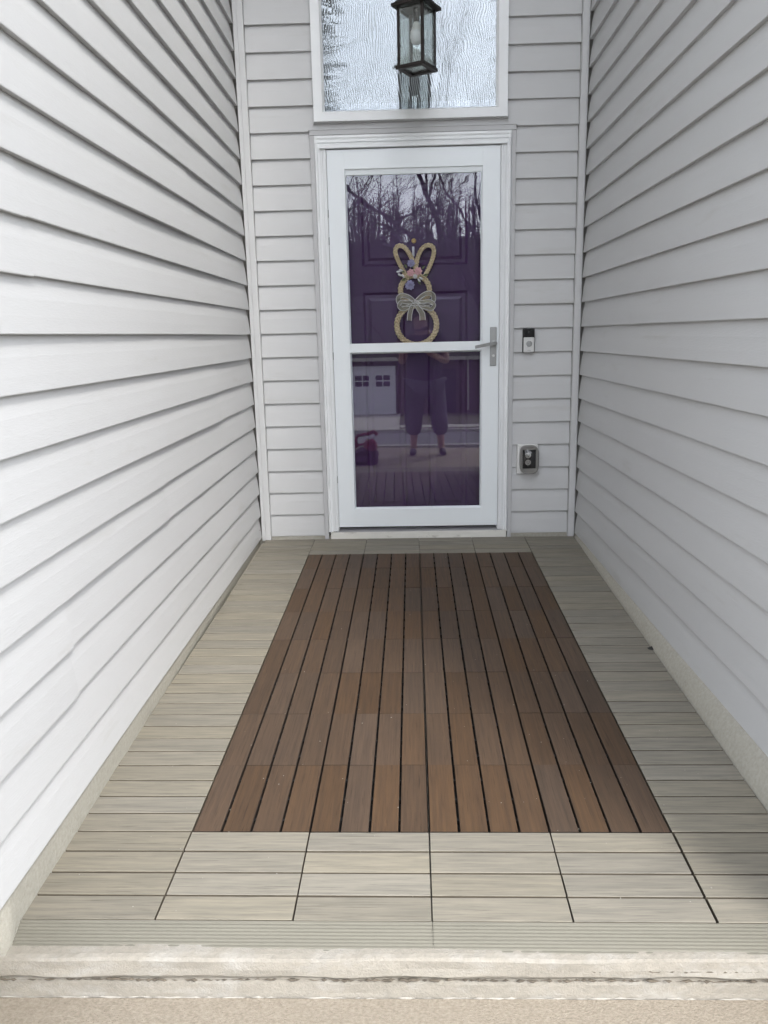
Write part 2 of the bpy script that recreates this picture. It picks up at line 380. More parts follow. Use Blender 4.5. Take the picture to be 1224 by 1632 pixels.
ragged('hairline_crack', .38, .78, -3.0962, -.143, .0012, 70, M['crack'], .0014)

# ------------------------------------------------------------------ siding boards
def board_mesh(name, length, along, out, seed, h=E, depth=0.0185):
    """one lapped vinyl course, origin at its start on the lip line; along/out are unit vectors"""
    r = random.Random(seed); b = MB(); al = Vector(along); ou = Vector(out)
    ns = max(1, int(length / 0.22))
    prof = [(-depth - .0015, 0.0015), (-0.0016, 0.0), (-0.0004, 0.0007), (0.0, 0.0028), (-0.0030, h * .30), (-0.0078, h * .62), (-depth + 0.0008, h + 0.004), (-depth - .0015, h + 0.004)]
    n = len(prof); p1, p2 = r.uniform(0, 6), r.uniform(0, 6)
    for i in range(ns + 1):
        s = length * i / ns
        do = 0.0010 * math.sin(s * 2.6 + p1) + 0.0005 * math.sin(s * 7 + p2); dz = 0.0007 * math.sin(s * 1.9 + p2)
        for o_, z in prof:
            b.v.append(tuple(al * s + ou * (o_ + (do if -depth < o_ else 0)) + Vector((0, 0, z + (dz if z < h * .7 else 0)))))
    for i in range(ns):
        for k in range(n):
            k2 = (k + 1) % n; b.f.append((i * n + k, i * n + k2, (i + 1) * n + k2, (i + 1) * n + k))
    b.f.append(tuple(range(n))); b.f.append(tuple(ns * n + k for k in range(n)))
    me = b.mesh(name, M['siding'])
    # smooth the gently curved face, keep the lip crisp
    for p in me.polygons: p.use_smooth = False
    return me
_bc = {}
def boards(root, start, along, out, length, i0, i1, seams=None, seed=0):
    """courses i0..i1 (index counts downwards); seams: {course: [distance along]}"""
    for i in range(i0, i1 + 1):
        cuts = sorted((seams or {}).get(i, [])); segs = []; a = 0.0
        for c in cuts: segs.append((a, c)); a = c
        segs.append((a, length))
        for q, (s0, s1) in enumerate(segs):
            ext = 0.022 if q < len(segs) - 1 else 0.0     # overlap onto the next piece
            ln = s1 - s0 + ext
            key = (round(ln, 4), along, out, (i + seed) % 5)
            if key not in _bc: _bc[key] = board_mesh('siding_board', ln, along, out, (i + seed) % 5 + 10)
            lift = 0.0042 if ext else 0.0
            p = Vector(start) + Vector(along) * s0 + Vector(out) * lift + Vector((0, 0, cz(i) - (0.003 if ext else 0)))
            link('siding_board', _bc[key], root, tuple(p - root.location))

def wall_root(name, label, cat, boxes, base):
    b = MB()
    for q in boxes: b.box(*q)
    o = b.build(name, M['inner_wall'], loc=base); return tag(o, label, cat)
IT = int((TOP - Z22) / E) + 1   # number of courses to the ceiling
i_top = 22 - IT + 1
TK = 0.12
# left wall
wl = wall_root('siding_wall', 'pale grey siding wall left of the deck, catching soft sunlight', 'wall',
               [(WL - TK - .016, WL - .0205, FRONT, 0.0, Z22 + .002, TOP + .1)], (WL, FRONT, 0))
seamL = {11: 2.652, 12: 2.650, 13: 0.2, 14: .2, 15: 0.902, 16: 0.865, 17: 1.803, 18: 1.781, 19: 2.661, 20: 2.661, 9: 1.15, 10: 1.14, 7: 2.2, 8: 2.19}
LLEN = -0.0255 - FRONT
boards(wl, (WL, FRONT, 0), (0, 1, 0), (1, 0, 0), LLEN, i_top, 22, {k: [v2 - 0.0 for v2 in [(-FRONT) - v]] for k, v in seamL.items() if 0.05 < (-FRONT) - v < LLEN - .05}, 1)
# right wall
wr = wall_root('siding_wall', 'grey siding wall in shade on the right of the deck', 'wall',
               [(WR + .0205, WR + TK + .016, FRONT, 0.0, Z22 + .002, TOP + .1)], (WR, FRONT, 0))
boards(wr, (WR, FRONT, 0), (0, 1, 0), (-1, 0, 0), LLEN, i_top, 22, None, 3)
# back wall with openings for the door and the transom
DX0, DX1, DZ1 = -0.442, 0.598, 2.193
WX0, WX1, WZ0, WZ1 = -0.437, 0.573, 2.256, 2.90
YB0, YB1 = .0205, .15
wb = wall_root('siding_wall', 'grey siding wall at the back around the white door', 'wall',
               [(WL - .2, DX0, YB0, YB1, -.05, TOP + .1), (DX1, WR + .2, YB0, YB1, -.05, TOP + .1),
                (DX0, DX1, YB0, YB1, DZ1, WZ0), (DX0, DX1, YB0, YB1, WZ1, TOP + .1)], (0, 0, 0))
XL0, XR1 = -0.782, 0.948
iw0 = 22 - int((WZ1 - Z22) / E)      # course that covers the window head
for i in range(i_top, 23):
    z0, z1 = cz(i), cz(i) + E
    if i >= 6: xa, xb = -0.4645, 0.6205     # beside door
    elif i == 5: xa = xb = None             # strip between door and transom: full width
    elif z0 < WZ1: xa, xb = WX0 - .004, WX1 + .004
    else: xa = xb = None
    if xa is None: boards(wb, (XL0, 0, 0), (1, 0, 0), (0, -1, 0), XR1 - XL0, i, i, None, 5)
    else:
        boards(wb, (XL0, 0, 0), (1, 0, 0), (0, -1, 0), xa - XL0, i, i, None, 5)
        boards(wb, (xb, 0, 0), (1, 0, 0), (0, -1, 0), XR1 - xb, i, i, None, 7)
# corner posts belong to the back wall
def corner_post(x0, x1, side):
    b = L(wb); b.box(x0, x1, -.030, -.0005, -.008, TOP, 0.002)
    b.build('corner_post', M['post'])
    b = L(wb)     # inner leg of the post, set back against the side wall
    if side < 0: b.box(-.8345, -.8130, -.0225, -.0005, -.006, TOP)
    else: b.box(.9800, .9855, -.0225, -.0005, -.006, TOP)
    b.build('post_leg', M['post'])
corner_post(-0.8125, -0.7815, -1); corner_post(0.9485, 0.9795, 1)
# J channel round the door, grey like the siding
b = L(wb); b.box(-.4650, -.4425, -.014, .012, -.008, 2.192, .0015); b.build('door_channel', M['jtrim'])
b = L(wb); b.box(.5985, .6210, -.014, .012, -.010, 2.192, .0015); b.build('door_channel', M['jtrim'])
b = L(wb); b.prism([(0, -.0165, 0), (0, .010, 0), (0, .010, .0235), (0, -.0165, .0235)], (-.4650, 0, 2.1935), (.6210, 0, 2.1935)); b.build('door_channel', M['jtrim'])
b = L(wb); b.box(-.47, .626, -.0195, .008, 2.2175, 2.2195); b.build('channel_lip', M['jtrim'])
# rough foundation behind the door's foot
b = L(wb); b.box(WL - .1, WR + .1, .004, .020, -.12, .012); b.build('foundation_strip', M['curb'])

# facade returns of the house, each side of the porch mouth
fl = wall_root('front_wall', 'pale grey siding front left of the porch mouth', 'wall', [(-4.2, WL - .02, FRONT + .0205, FRONT + .13, -.1, TOP + .1)], (WL, FRONT, 0))
boards(fl, (-4.2, FRONT, 0), (1, 0, 0), (0, -1, 0), -4.2 * -1 + WL - .018, i_top, 22, None, 2)
fr = wall_root('front_wall', 'pale grey siding front right of the porch mouth', 'wall', [(WR + .02, 4.4, FRONT + .0205, FRONT + .13, -.1, TOP + .1)], (WR, FRONT, 0))
boards(fr, (WR + .018, FRONT, 0), (1, 0, 0), (0, -1, 0), 4.4 - WR - .018, i_top, 22, None, 4)
for rt, x0, x1 in ((fl, WL - .018, WL + .003), (fr, WR - .003, WR + .018)):
    b = L(rt); b.box(x0, x1, FRONT - .004, FRONT + .03, .0, TOP, .002); b.build('corner_trim', M['post'])

# roof over the porch and the rest of the house
rf = MB().box(-4.3, 4.5, -3.40, 1.2, TOP, TOP + .16, .01).build('porch_roof', M['soffit'], loc=(0, -1.2, TOP)); tag(rf, 'white soffit of the roof over the porch', 'roof')
# dim hall behind the transom and the door
b = MB()
b.box(-1.6, 1.8, 3.0, 3.1, -.05, TOP); b.box(-1.7, -1.6, .15, 3.1, -.05, TOP); b.box(1.8, 1.9, .15, 3.1, -.05, TOP); b.box(-1.7, 1.9, .15, 3.1, -.1, -.05)
tag(b.build('hallway', M['inner_wall']), kind='structure')

# foundation curbs under the side walls
def curb(x_top, side, label):
    b = MB(); n = 60; r = random.Random(5 + side)
    rows = []; yf = -3.087 if side < 0 else FRONT
    for i in range(n + 1):
        y = yf + (-.02 - yf) * i / n
        f = -y / 3.1
        zb = 0.0292 * y - .09
        if side < 0:
            base = -0.846 - .004 * f; mid = -0.8465; top = -0.8485
        else:
            base = .984 - .038 * min(1, f * 1.25) ** .8; mid = base + .006 + .006 * f; top = .9905 - .006 * f
        w = r.uniform(-.0012, .0012); zd = 0.0292 * y
        h = .013 - zd
        pr = [(base + w, zb), (base + w, zd + .10 * h), (mid + w * .6, zd + .45 * h), ((mid + top) / 2, zd + .78 * h), (top, .0145)]
        s = 1 if side > 0 else -1
        pr += [(top + s * .05, .0145), (top + s * .05, zb)]
        rows.append([(x, y, z) for x, z in pr])
    m = len(rows[0])
    for q in rows: b.v += q
    for i in range(n):
        for k in range(m):
            k2 = (k + 1) % m; b.f.append((i * m + k, i * m + k2, (i + 1) * m + k2, (i + 1) * m + k))
    b.f.append(tuple(range(m))); b.f.append(tuple(n * m + k for k in range(m)))
    root = wl if side < 0 else wr
    b.v = [(x - root.location.x, y - root.location.y, z - root.location.z) for x, y, z in b.v]
    o = b.build('foundation_curb', M['curb'], root, smooth=True)
curb(WL, -1, ''); curb(WR, 1, '')
b = L(wl); b.box(-1.02, -.905, FRONT + .001, -3.099, -.32, .0145); b.build('foundation_curb', M['curb'])
# nail head low on the left wall
b = L(wl); b.lathe([(0.003, 0), (.004, .002), (.002, .003)], 8, (0, 0, 0)); 
b.v = [(WL - .003 + z, -.063 + y, .067 + x) for x, y, z in [(p[0], p[1], p[2]) for p in b.v]]
b.build('nail_head', M['nickel'])

# ------------------------------------------------------------------ tiled deck
T = 0.3048
deck = bpy.data.objects.new('tile_deck', None); COL.objects.link(deck); tag(deck, kind='structure')
deck.location = (0.0861, 0, 0); deck.rotation_euler = (math.atan(0.0292), 0, -0.0093)
def slat_mesh(name, ln, wd, m, side, bev=0.0012, h=0.02):
    """long axis x, origin at centre of its top"""
    b = MB(); x, y = ln / 2, wd / 2
    for z, q in ((0, bev), (-bev, 0), (-h, 0)):
        b.v += [(-x, -y + q, z), (x, -y + q, z), (x, y - q, z), (-x, y - q, z)]
    b.f = [(0, 1, 2, 3), (8, 11, 10, 9)]
    for a in (0, 4):
        for k in range(4): b.f.append((a + k, a + 4 + k, a + 4 + (k + 1) % 4, a + (k + 1) % 4))
    me = b.mesh(name, m)
    me.materials.append(side)  # darker side colour deepens the gap lines with painted shade
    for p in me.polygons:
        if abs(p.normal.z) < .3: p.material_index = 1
    return me
_sm = {}
rd = random.Random(21)
def slat(tile, ln, wd, m, x, y, turn):
    k = (round(ln, 4), round(wd, 4), m)
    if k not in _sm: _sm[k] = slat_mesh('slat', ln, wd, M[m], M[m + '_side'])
    o = link('slat', _sm[k], tile, (x + rd.uniform(-.0004, .0004), y + rd.uniform(-.0004, .0004), rd.uniform(-.0007, 0.0002)),
             (rd.uniform(-.003, .003), rd.uniform(-.0012, .0012), (math.pi / 2 if turn else 0) + rd.uniform(-.0008, .0008) + (math.pi if rd.random() < .5 else 0)))
    return o
def tile(x0, x1, y0, y1, m, turn, slots, gapw=0.0064, endgap=0.0005, side_l=0.0, side_r=0.0):
    """slots: list of (a,b) across the slats; turn=True -> slats run along y"""
    b = MB(); b.box(-(x1 - x0) / 2 + .001, (x1 - x0) / 2 - .001, -(y1 - y0) / 2 + .001, (y1 - y0) / 2 - .001, -.030, -.0205)
    cx, cy = (x0 + x1) / 2, (y0 + y1) / 2
    # little connector ribs crossing the gaps
    for a, c in slots[1:]:
        for q in (-.09, .0, .09):
            if turn and abs(q) < (y1 - y0) / 2: b.box(a - cx - .004, a - cx + .004, q - .006, q + .006, -.0205, -.0085)
    t = b.build('deck_tile', M['tile_base'], deck); t.location = (cx, cy, 0)
    for a, c in slots:
        w = (c - a) - gapw
        if turn: slat(t, (y1 - y0) - 2 * endgap, w, m, (a + c) / 2 - cx, 0, True)
        else: slat(t, (x1 - x0) - 2 * endgap - side_l - side_r, w, m, (side_l - side_r) / 2, (a + c) / 2 - cy, False)
    return t
Y0 = -2.7143
rows = [(Y0 + j * T, Y0 + (j + 1) * T) for j in range(7)] + [(Y0 + 7 * T, -0.334)]
for j, (a, c) in enumerate(rows):
    for k in range(-2, 2):
        tile(k * T, (k + 1) * T, a, c, 'brown', True, [(k * T + q * T / 4, k * T + (q + 1) * T / 4) for q in range(4)])
rowsB = [(Y0 - T, Y0)]
for k in range(-2, 2):
    a, c = Y0 - T, Y0
    tile(k * T, (k + 1) * T, a, c, 'beige', False, [(a + q * T / 4, a + (q + 1) * T / 4) for q in range(4)], 0.0058, 0.0019)
    a, c = -0.334, -0.030
    tile(k * T, (k + 1) * T, a, c, 'beige', False, [(a + q * T / 4, a + (q + 1) * T / 4) for q in range(4)], 0.0040, 0.0012)
for j in range(10):
    a = Y0 - T + j * T; c = a + T
    if j == 9: c = -.030
    ns = 4 if j < 9 else 3
    sl_ = [(a + q * T / 4, min(c, a + (q + 1) * T / 4)) for q in range(ns)]
    if j == 9: sl_ = [(a + q * (c - a) / 4, a + (q + 1) * (c - a) / 4) for q in range(4)]
    f = -(a + c) / 2 / 3.1
    # left column up against the left curb, right column cut to the bulging right curb
    tile(-2 * T - 0.290 - .026 * f, -2 * T, a, c, 'beige', False, sl_, 0.0056, 0.0012 if j else .0019)
    xr = .984 - .038 * min(1, f * 1.25) ** .8 - .0861 + .0093 * 3.1 * f - .001
    tile(2 * T, xr, a, c, 'beige', False, sl_, 0.0056, 0.0012 if j > 1 else .0012, 0.0035 if j == 0 else 0.0005, 0.0)
# ribbed sloping edge along the front
def edging(x0, x1):
    b = MB(); a = Y0 - T - .0010
    top = [(a, 0.0)]; N = 8; dy, dz = 0.052 / N, 0.0255 / N
    y, z = a - .004, -.0008; top.append((y, z))
    for k in range(N):
        top += [(y - dy * .22, z - dz * .95), (y - dy * .45, z - dz * .75), (y - dy * .95, z - dz * .8)]
        y -= dy; z -= dz; top.append((y, z))
    top += [(y - .0015, z - .002), (y - .0015, -.030)]
    prof = [(0, p[0], p[1]) for p in top] + [(0, a, -.030)]
    b.prism(prof, (x0, 0, 0), (x1, 0, 0))
    return b.build('edge_trim', M['edging'], deck)
edging(-0.921, -0.0006 + .001); edging(0.0016, 0.92)
# crumbs of grit lying on the boards
b = MB(); rg = random.Random(77)
for k in range(150):
    x = rg.uniform(-.85, .78); y = rg.uniform(-3.0, -.4) if k > 60 else rg.uniform(-3.0, -1.6); r = rg.uniform(.0007, .0022)
    a_ = rg.uniform(0, 6.28); p = [(x + r * math.cos(a_ + t) * rg.uniform(.6, 1.3), y + r * math.sin(a_ + t) * rg.uniform(.6, 1.6), .0004) for t in (0, 1.6, 3.1, 4.7)] + [(x, y, r * .9)]
    b.add(p, [(0, 1, 4), (1, 2, 4), (2, 3, 4), (3, 0, 4)])
tag(b.build('grit', M['mortar'], deck), kind='stuff')
# torn corner of underlay sticking out by the right curb
b = MB(); b.add([(0, 0, 0), (.022, .004, .006), (.018, -.026, .002), (.004, -.012, -.002)], [(0, 1, 2, 3)]); o = b.build('torn_corner', M['black_plastic'], deck); o.location = (.866, -1.60, .001)

# ------------------------------------------------------------------ storm door
YD = -.020
sd = thing('storm_door', 'white storm door with two glass panes and a silver lever', 'door', (-.384, YD, .05))
def stile(name, x0, x1, z0, z1, m='door_white', y0=YD, y1=YD + .03, bev=.0008, root=sd, parent=None):
    b = L(root); b.box(x0, x1, y0, y1, z0, z1, bev); return b.build(name, M[m], parent)
SX0, SX1, SZ0, SZ1 = -.3785, .5400, .068, 2.118
GX0, GX1 = -.277, .4385
stile('stile', SX0, GX0 - .0085, SZ0, SZ1); stile('stile', GX1 + .0085, SX1, SZ0, SZ1)
stile('top_rail', GX0 - .0085, GX1 + .0085, 2.021, SZ1); stile('bottom_rail', GX0 - .0085, GX1 + .0085, SZ0, .172)
stile('middle_rail', GX0 - .008, GX1 + .008, 1.066, 1.1145, y0=YD - .004)
def bead(z0, z1):
    b = L(sd); y0, y1 = YD + .002, YD + .022; t = .0085
    for (xa, xb, za, zb) in ((GX0 - t, GX0, z0, z1), (GX1, GX1 + t, z0, z1)):
        sgn = 1 if xa < 0 else -1
        xo, xi = (xa, xb) if sgn > 0 else (xb, xa)
        b.prism([(xo, y0, 0), (xi, y1, 0), (xi, y1 + .004, 0), (xo, y1 + .004, 0)], (0, 0, za), (0, 0, zb))
    return b
def hbead(b, zo, zi):
    b.prism([(0, YD + .002, zo), (0, YD + .020, zi), (0, YD + .026, zi), (0, YD + .026, zo)], (GX0 - .0085, 0, 0), (GX1 + .0085, 0, 0))
b = bead(1.1145, 2.0135); b.prism([(0, YD + .009, 2.0205), (0, YD + .0115, 1.993), (0, YD + .026, 1.993), (0, YD + .026, 2.0205)], (GX0 - .0085, 0, 0), (GX1 + .0085, 0, 0)); b.build('glazing_bead', M['door_white'])
b = bead(.172, 1.066); hbead(b, .172, .181); hbead(b, 1.066, 1.058); b.build('glazing_bead', M['door_white'])
b = L(sd); b.box(GX0 - .003, GX1 + .003, YD + .018, YD + .021, 1.095, 2.0); b.build('glass_pane', M['glass_upper'])
b = L(sd); b.box(GX0 - .003, GX1 + .003, YD + .018, YD + .021, .176, 1.075); b.build('glass_pane', M['glass_lower'])
# lever handle
b = L(sd); b.box(.4905, .5265, YD - .008, YD, .978, 1.189, .003); hp = b.build('handle_plate', M['nickel'])
b = L(sd); b.lathe([(.016, 0), (.016, -.010), (.011, -.012), (.011, -.030)], 16, (.5135, YD - .008, 1.101), 'y'); b.build('spindle', M['nickel'], hp, smooth=False)
b = L(sd)
b.prism([(0, -.006, -.0085), (0, .006, -.0085), (0, .006, .0085), (0, -.006, .0085)], (.522, YD - .045, 1.104), (.404, YD - .060, 1.083))
b.build('lever', M['nickel'], hp)
b = L(sd); b.lathe([(.007, 0), (.007, -.003), (.005, -.004)], 14, (.510, YD - .008, 1.034), 'y'); b.build('lock_cylinder', M['silver'], hp)
# hinge side pins seen as small dark marks
for z in (1.80, 1.66, 1.05, .35):
    b = L(sd); b.tube([(-.3795, YD - .002, z - .02), (-.3795, YD - .002, z + .02)], .0022, 6); b.build('hinge_pin', M['nickel'])

# door frame: casing, head drip cap, side rails, sill
df = thing('door_frame', 'white moulded door casing with drip cap and weathered sill', 'door frame', (.08, 0, 0))
def mould(x0, x1, z0, z1, out_left):
    # stepped brick mould profile swept upward
    w = x1 - x0
    pr = [(0, .03), (0, -.012), (.0035, -.021), (.0085, -.024), (.0135, -.023), (.0165, -.018), (.0195, -.0165), (w, -.0165), (w, .03)]
    if not out_left: pr = [(w - x, y) for x, y in pr]
    b = L(df); b.prism([(x0 + x, y, 0) for x, y in pr], (0, 0, z0), (0, 0, z1)); return b
mould(-.4420, -.4110, .040, 2.190, True).build('casing', M['white'])
mould(.5710, .5980, .030, 2.190, False).build('casing', M['white'])
b = L(df); b.prism([(0, .03, 2.1925), (0, -.012, 2.1925), (0, -.022, 2.188), (0, -.024, 2.178), (0, -.019, 2.172), (0, -.0165, 2.170), (0, -.0225, 2.166), (0, -.0235, 2.156), (0, -.0165, 2.151), (0, .03, 2.151)], (-.4405, 0, 0), (.5965, 0, 0))
b.build('head_casing', M['white'])
b = L(df); b.prism([(0, .0, 2.1505), (0, -.030, 2.1485), (0, -.037, 2.141), (0, -.0375, 2.1245), (0, -.033, 2.1235), (0, .0, 2.1235)], (-.4135, 0, 0), (.5735, 0, 0)); b.build('drip_cap', M['white'])
for xa, xb in ((-.4105, -.381), (.5425, .5705)):
    b = L(df)
    b.box(xa, xb, YD + .004, .02, .042, 2.1225, .001)
    w = xb - xa
    b.box(xa + w * .12, xa + w * .36, YD - .0045, YD + .0035, .042, 2.1225, .001)
    b.box(xa + w * .60, xa + w * .88, YD - .0025, YD + .0035, .042, 2.1225, .001)
    b.build('frame_rail', M['white'])
b = L(df); 
b.box(-.4105, -.38, .0205, .12, .04, 2.15); b.box(.5400, .5700, .0205, .12, .04, 2.15); b.box(-.38, .54, .0205, .12, 2.122, 2.15)
b.build('jamb', M['white'])
b = L(df); b.box(-.429, .592, -.028, .012, -.012, .0375, .002); b.build('sill', M['sill'])
b = L(df); b.prism([(0, -.024, .038), (0, .10, .050), (0, .10, .038)], (-.41, 0, 0), (.57, 0, 0)); b.build('threshold', M['jtrim'])

# ------------------------------------------------------------------ purple entry door
ed = thing('entry_door', 'dark purple panelled door behind the storm door glass', 'door', (.08, .085, .05))
PANELS = [(-.209, .375, 1.532, 1.965), (-.209, .023, .15, 1.391), (.149, .375, .15, 1.391)]
b = L(ed)
for q in ((-.38, -.209, .052, 2.12), (.375, .54, .052, 2.12), (-.209, .375, 1.965, 2.12), (-.209, .375, 1.391, 1.532), (-.209, .375, .052, .15), (.023, .149, .15, 1.391)):
    b.box(q[0], q[1], .085, .125, q[2], q[3])
b.build('door_slab', M['purple'])
for xa, xb, za, zb in PANELS:
    b = L(ed); y0, y1, y2 = .0855, .0925, .0885
    def ring(x0, x1, z0, z1, y): return [(x0, y, z0), (x1, y, z0), (x1, y, z1), (x0, y, z1)]
    b.v = ring(xa, xb, za, zb, y0) + ring(xa + .012, xb - .012, za + .012, zb - .012, y1) + ring(xa + .03, xb - .03, za + .03, zb - .03, y1) + ring(xa + .045, xb - .045, za + .045, zb - .045, y2)
    b.f = [(12, 13, 14, 15)]
    for a in (0, 4, 8):
        for k in range(4): b.f.append((a + k, a + (k + 1) % 4, a + 4 + (k + 1) % 4, a + 4 + k))
    b.build('door_panel', M['purple'])
b = L(ed); b.lathe([(.013, 0), (.013, -.004), (.009, -.006), (.007, -.004)], 18, (.079, .0845, 1.662), 'y'); b.build('peephole', mat('brass', (0.42, 0.30, 0.12), .35, .05, metal=.9))

# ------------------------------------------------------------------ bunny wreath
KX = .00351; KZ = .00337
def wp(px, py, y=.058): return Vector((.0795 + (px - 661) * KX, y, 1.332 - (py - 482) * KZ))
wr_ = thing('bunny_wreath', 'braided straw rabbit wreath with bow and flowers on the purple door', 'wreath', (.08, .06, 1.33))
def smoothpath(pts, n, closed):
    out = []; N = len(pts)
    segs = N if closed else N - 1
    for i in range(segs):
        p0 = pts[(i - 1) % N] if closed or i > 0 else pts[0]; p1 = pts[i]; p2 = pts[(i + 1) % N]; p3 = pts[(i + 2) % N] if closed or i + 2 < N else pts[-1]
        for k in range(n):
            t = k / n; out.append(0.5 * ((2 * p1) + (p2 - p0) * t + (2 * p0 - 5 * p1 + 4 * p2 - p3) * t * t + (3 * p1 - p0 - 3 * p2 + p3) * t ** 3))
    if not closed: out.append(pts[-1])
    return out
def braid(name, pts, closed, width, parent):
    path = smoothpath(pts, 14, closed)
    # resample by length
    P = path + ([path[0]] if closed else []); ds = [0]
    for a, c in zip(P, P[1:]): ds.append(ds[-1] + (c - a).length)
    tot = ds[-1]; nper = max(2, round(tot / (width * 1.9))); ns = nper * 14
    def at(s):
        s = s % tot if closed else min(max(s, 0), tot)
        for i in range(len(ds) - 1):
            if ds[i] <= s <= ds[i + 1]:
                t = (s - ds[i]) / max(1e-9, ds[i + 1] - ds[i]); return P[i].lerp(P[i + 1], t)
        return P[-1]
    b = L(wr_)
    for k in range(3):
        pl = []
        for i in range(ns if closed else ns + 1):
            s = tot * i / ns; p = at(s); t = (at(s + .002) - at(s - .002)).normalized()
            side = t.cross(Vector((0, 1, 0))).normalized(); th = 2 * math.pi * nper * i / ns + 2 * math.pi * k / 3
            pl.append(p + side * (width * .36 * math.sin(th)) + Vector((0, 1, 0)) * (width * .18 * math.sin(2 * th)))
        b.tube(pl, width * .195, 6, closed)
    return b.build(name, M['straw'], parent, smooth=True)
def ringpts(cx, cy, r, n=16): return [wp(cx + r * math.sin(2 * math.pi * i / n), cy - r * math.cos(2 * math.pi * i / n)) for i in range(n)]
braid('body_ring', ringpts(663.7, 518.5, 31.7), True, .031, wr_)
braid('head_ring', ringpts(661.5, 462, 22.8), True, .029, wr_)
braid('ear_loop', [wp(*q, .052) for q in [(649, 442), (641, 426), (634, 411), (631.5, 400), (635, 393), (642, 392.5), (649, 398), (655, 408), (660, 419), (664, 432)]], False, .024, wr_)
braid('ear_loop', [wp(*q, .052) for q in [(663, 432), (664.5, 420), (668, 407), (674, 397), (682, 392.5), (690, 395), (692, 404), (689, 416), (683, 430), (676, 443)]], False, .024, wr_)
# hanger: white hook on the peephole and a ribbon down to the ears
b = L(wr_); b.box(.0685, .0815, .078, .082, 1.580, 1.632, .002); b.tube([(.075, .078, 1.61), (.075, .070, 1.588), (.075, .066, 1.566), (.075, .072, 1.552)], .003, 6); b.build('hook', M['outlet_white'])
b = L(wr_); b.tube([wp(659, 408, .062), wp(660, 420, .060), wp(661, 436, .058)], .0035, 6); b.build('hanging_loop', M['ribbon'])
rf_ = random.Random(4)
def flower(name, px, py, r, m, petals, y=.034):
    b = L(wr_); c = wp(px, py, y)
    for ringi, (rr, cnt, lift) in enumerate(((r, petals, 0), (r * .62, petals - 1, -.006), (r * .3, 4, -.010))):
        for k in range(cnt):
            a = 2 * math.pi * k / cnt + ringi * .5 + rf_.uniform(-.15, .15)
            d = Vector((math.cos(a), 0, math.sin(a))); s = Vector((-math.sin(a), 0, math.cos(a)))
            tip = c + d * rr + Vector((0, lift + rf_.uniform(-.003, .003), 0)); w = rr * .42
            root = c + Vector((0, lift * .6, 0)); m1 = root.lerp(tip, .6) + s * w + Vector((0, -.004, 0)); m2 = root.lerp(tip, .6) - s * w + Vector((0, -.004, 0))
            mt = root.lerp(tip, .55) + Vector((0, -.0015, 0))
            b.add([root, m1, tip, m2, mt], [(0, 1, 4), (1, 2, 4), (2, 3, 4), (3, 0, 4)])
    b.lathe([(.003, .002), (.004, -.004), (.001, -.007)], 8, tuple(c + Vector((0, -.008, 0))), 'y')
    return b.build(name, M[m])
flower('flower', 655, 435, .023, 'pink', 7); flower('flower', 667, 433, .024, 'pink', 7, .030)
flower('flower', 653.5, 454.5, .029, 'lilac', 9, .040); flower('flower', 656, 420, .024, 'lilac', 8, .038)
flower('flower', 662, 441, .014, 'bud', 6, .036)
for px, py, a in ((638, 438, 2.6), (636, 433, 3.2), (643, 440, 2.2), (668, 447, -.9), (671, 444, -.5), (640, 431, 2.9)):
    b = L(wr_); c = wp(px, py, .036); d = Vector((math.cos(a), 0, math.sin(a)))
    b.tube([c - d * .012, c - d * .004, c + d * .006, c + d * .013], [.0015, .0055, .006, .0015], 7)
    b.build('bud', M['bud'], smooth=True)

for px, py, a, ln in ((646, 434, 2.8, .040), (649, 443, 3.6, .036), (644, 440, 3.0, .034), (674, 440, .2, .034), (659, 428, 1.9, .034), (672, 430, .7, .028), (666, 447, -1.0, .03), (650, 428, 2.2, .03)):
    b = L(wr_); c = wp(px, py, .042); d = Vector((math.cos(a), 0, math.sin(a))); s = Vector((-math.sin(a), 0, math.cos(a)))
    q = [c, c + d * ln * .45 + s * ln * .2 + Vector((0, -.003, 0)), c + d * ln, c + d * ln * .45 - s * ln * .2 + Vector((0, -.003, 0)), c + d * ln * .5 + Vector((0, .003, 0))]
    b.add(q, [(0, 1, 4), (1, 2, 4), (2, 3, 4), (3, 0, 4)]); b.build('leaf', M['leaf'])
# bow
def ribbon(name, pts, w0, m='ribbon', yy=.03, twist=0.0):
    path = smoothpath([wp(p[0], p[1], p[2] if len(p) > 2 else yy) for p in pts], 8, False)
    b = L(wr_); n = len(path)
    for i, p in enumerate(path):
        t = (path[min(i + 1, n - 1)] - path[max(i - 1, 0)]).normalized()
        w = w0[0] + (w0[1] - w0[0]) * i / (n - 1) if isinstance(w0, tuple) else w0
        sd_ = t.cross(Vector((0, 1, 0))).normalized(); th = twist * i / n
        d = (sd_ * math.cos(th) + Vector((0, 1, 0)) * math.sin(th)) * w
        for q in (-1, -.34, .33, 1): b.v.append(tuple(p + d * q + Vector((0, .004 * math.sin(q * 4 + i * .35), 0))))
    for i in range(n - 1):
        for k in range(3): b.f.append((i * 4 + k, i * 4 + k + 1, i * 4 + 5 + k, i * 4 + 4 + k))
    o = b.build(name, M[m], smooth=True)
    e = L(wr_)
    for q in (0, 3): e.tube([Vector(v) + wr_.location for v in [b.v[i * 4 + q] for i in range(n)]], .0024, 5)
    e.build('ribbon_wire', M['ribbon_edge'], o); return o
rL = ribbon('bow_loop', [(661, 482, .026), (652, 474, .018), (641, 470.5, .018), (635, 475, .026), (637, 483, .034), (647, 485, .034), (661, 483, .030)], (.009, .013), twist=.5)
ribbon('bow_loop', [(661, 482, .026), (650, 482, .02), (640, 481, .018), (636, 487, .024), (641, 492, .032), (651, 489, .03), (661, 483, .028)], (.008, .011), twist=-.4)
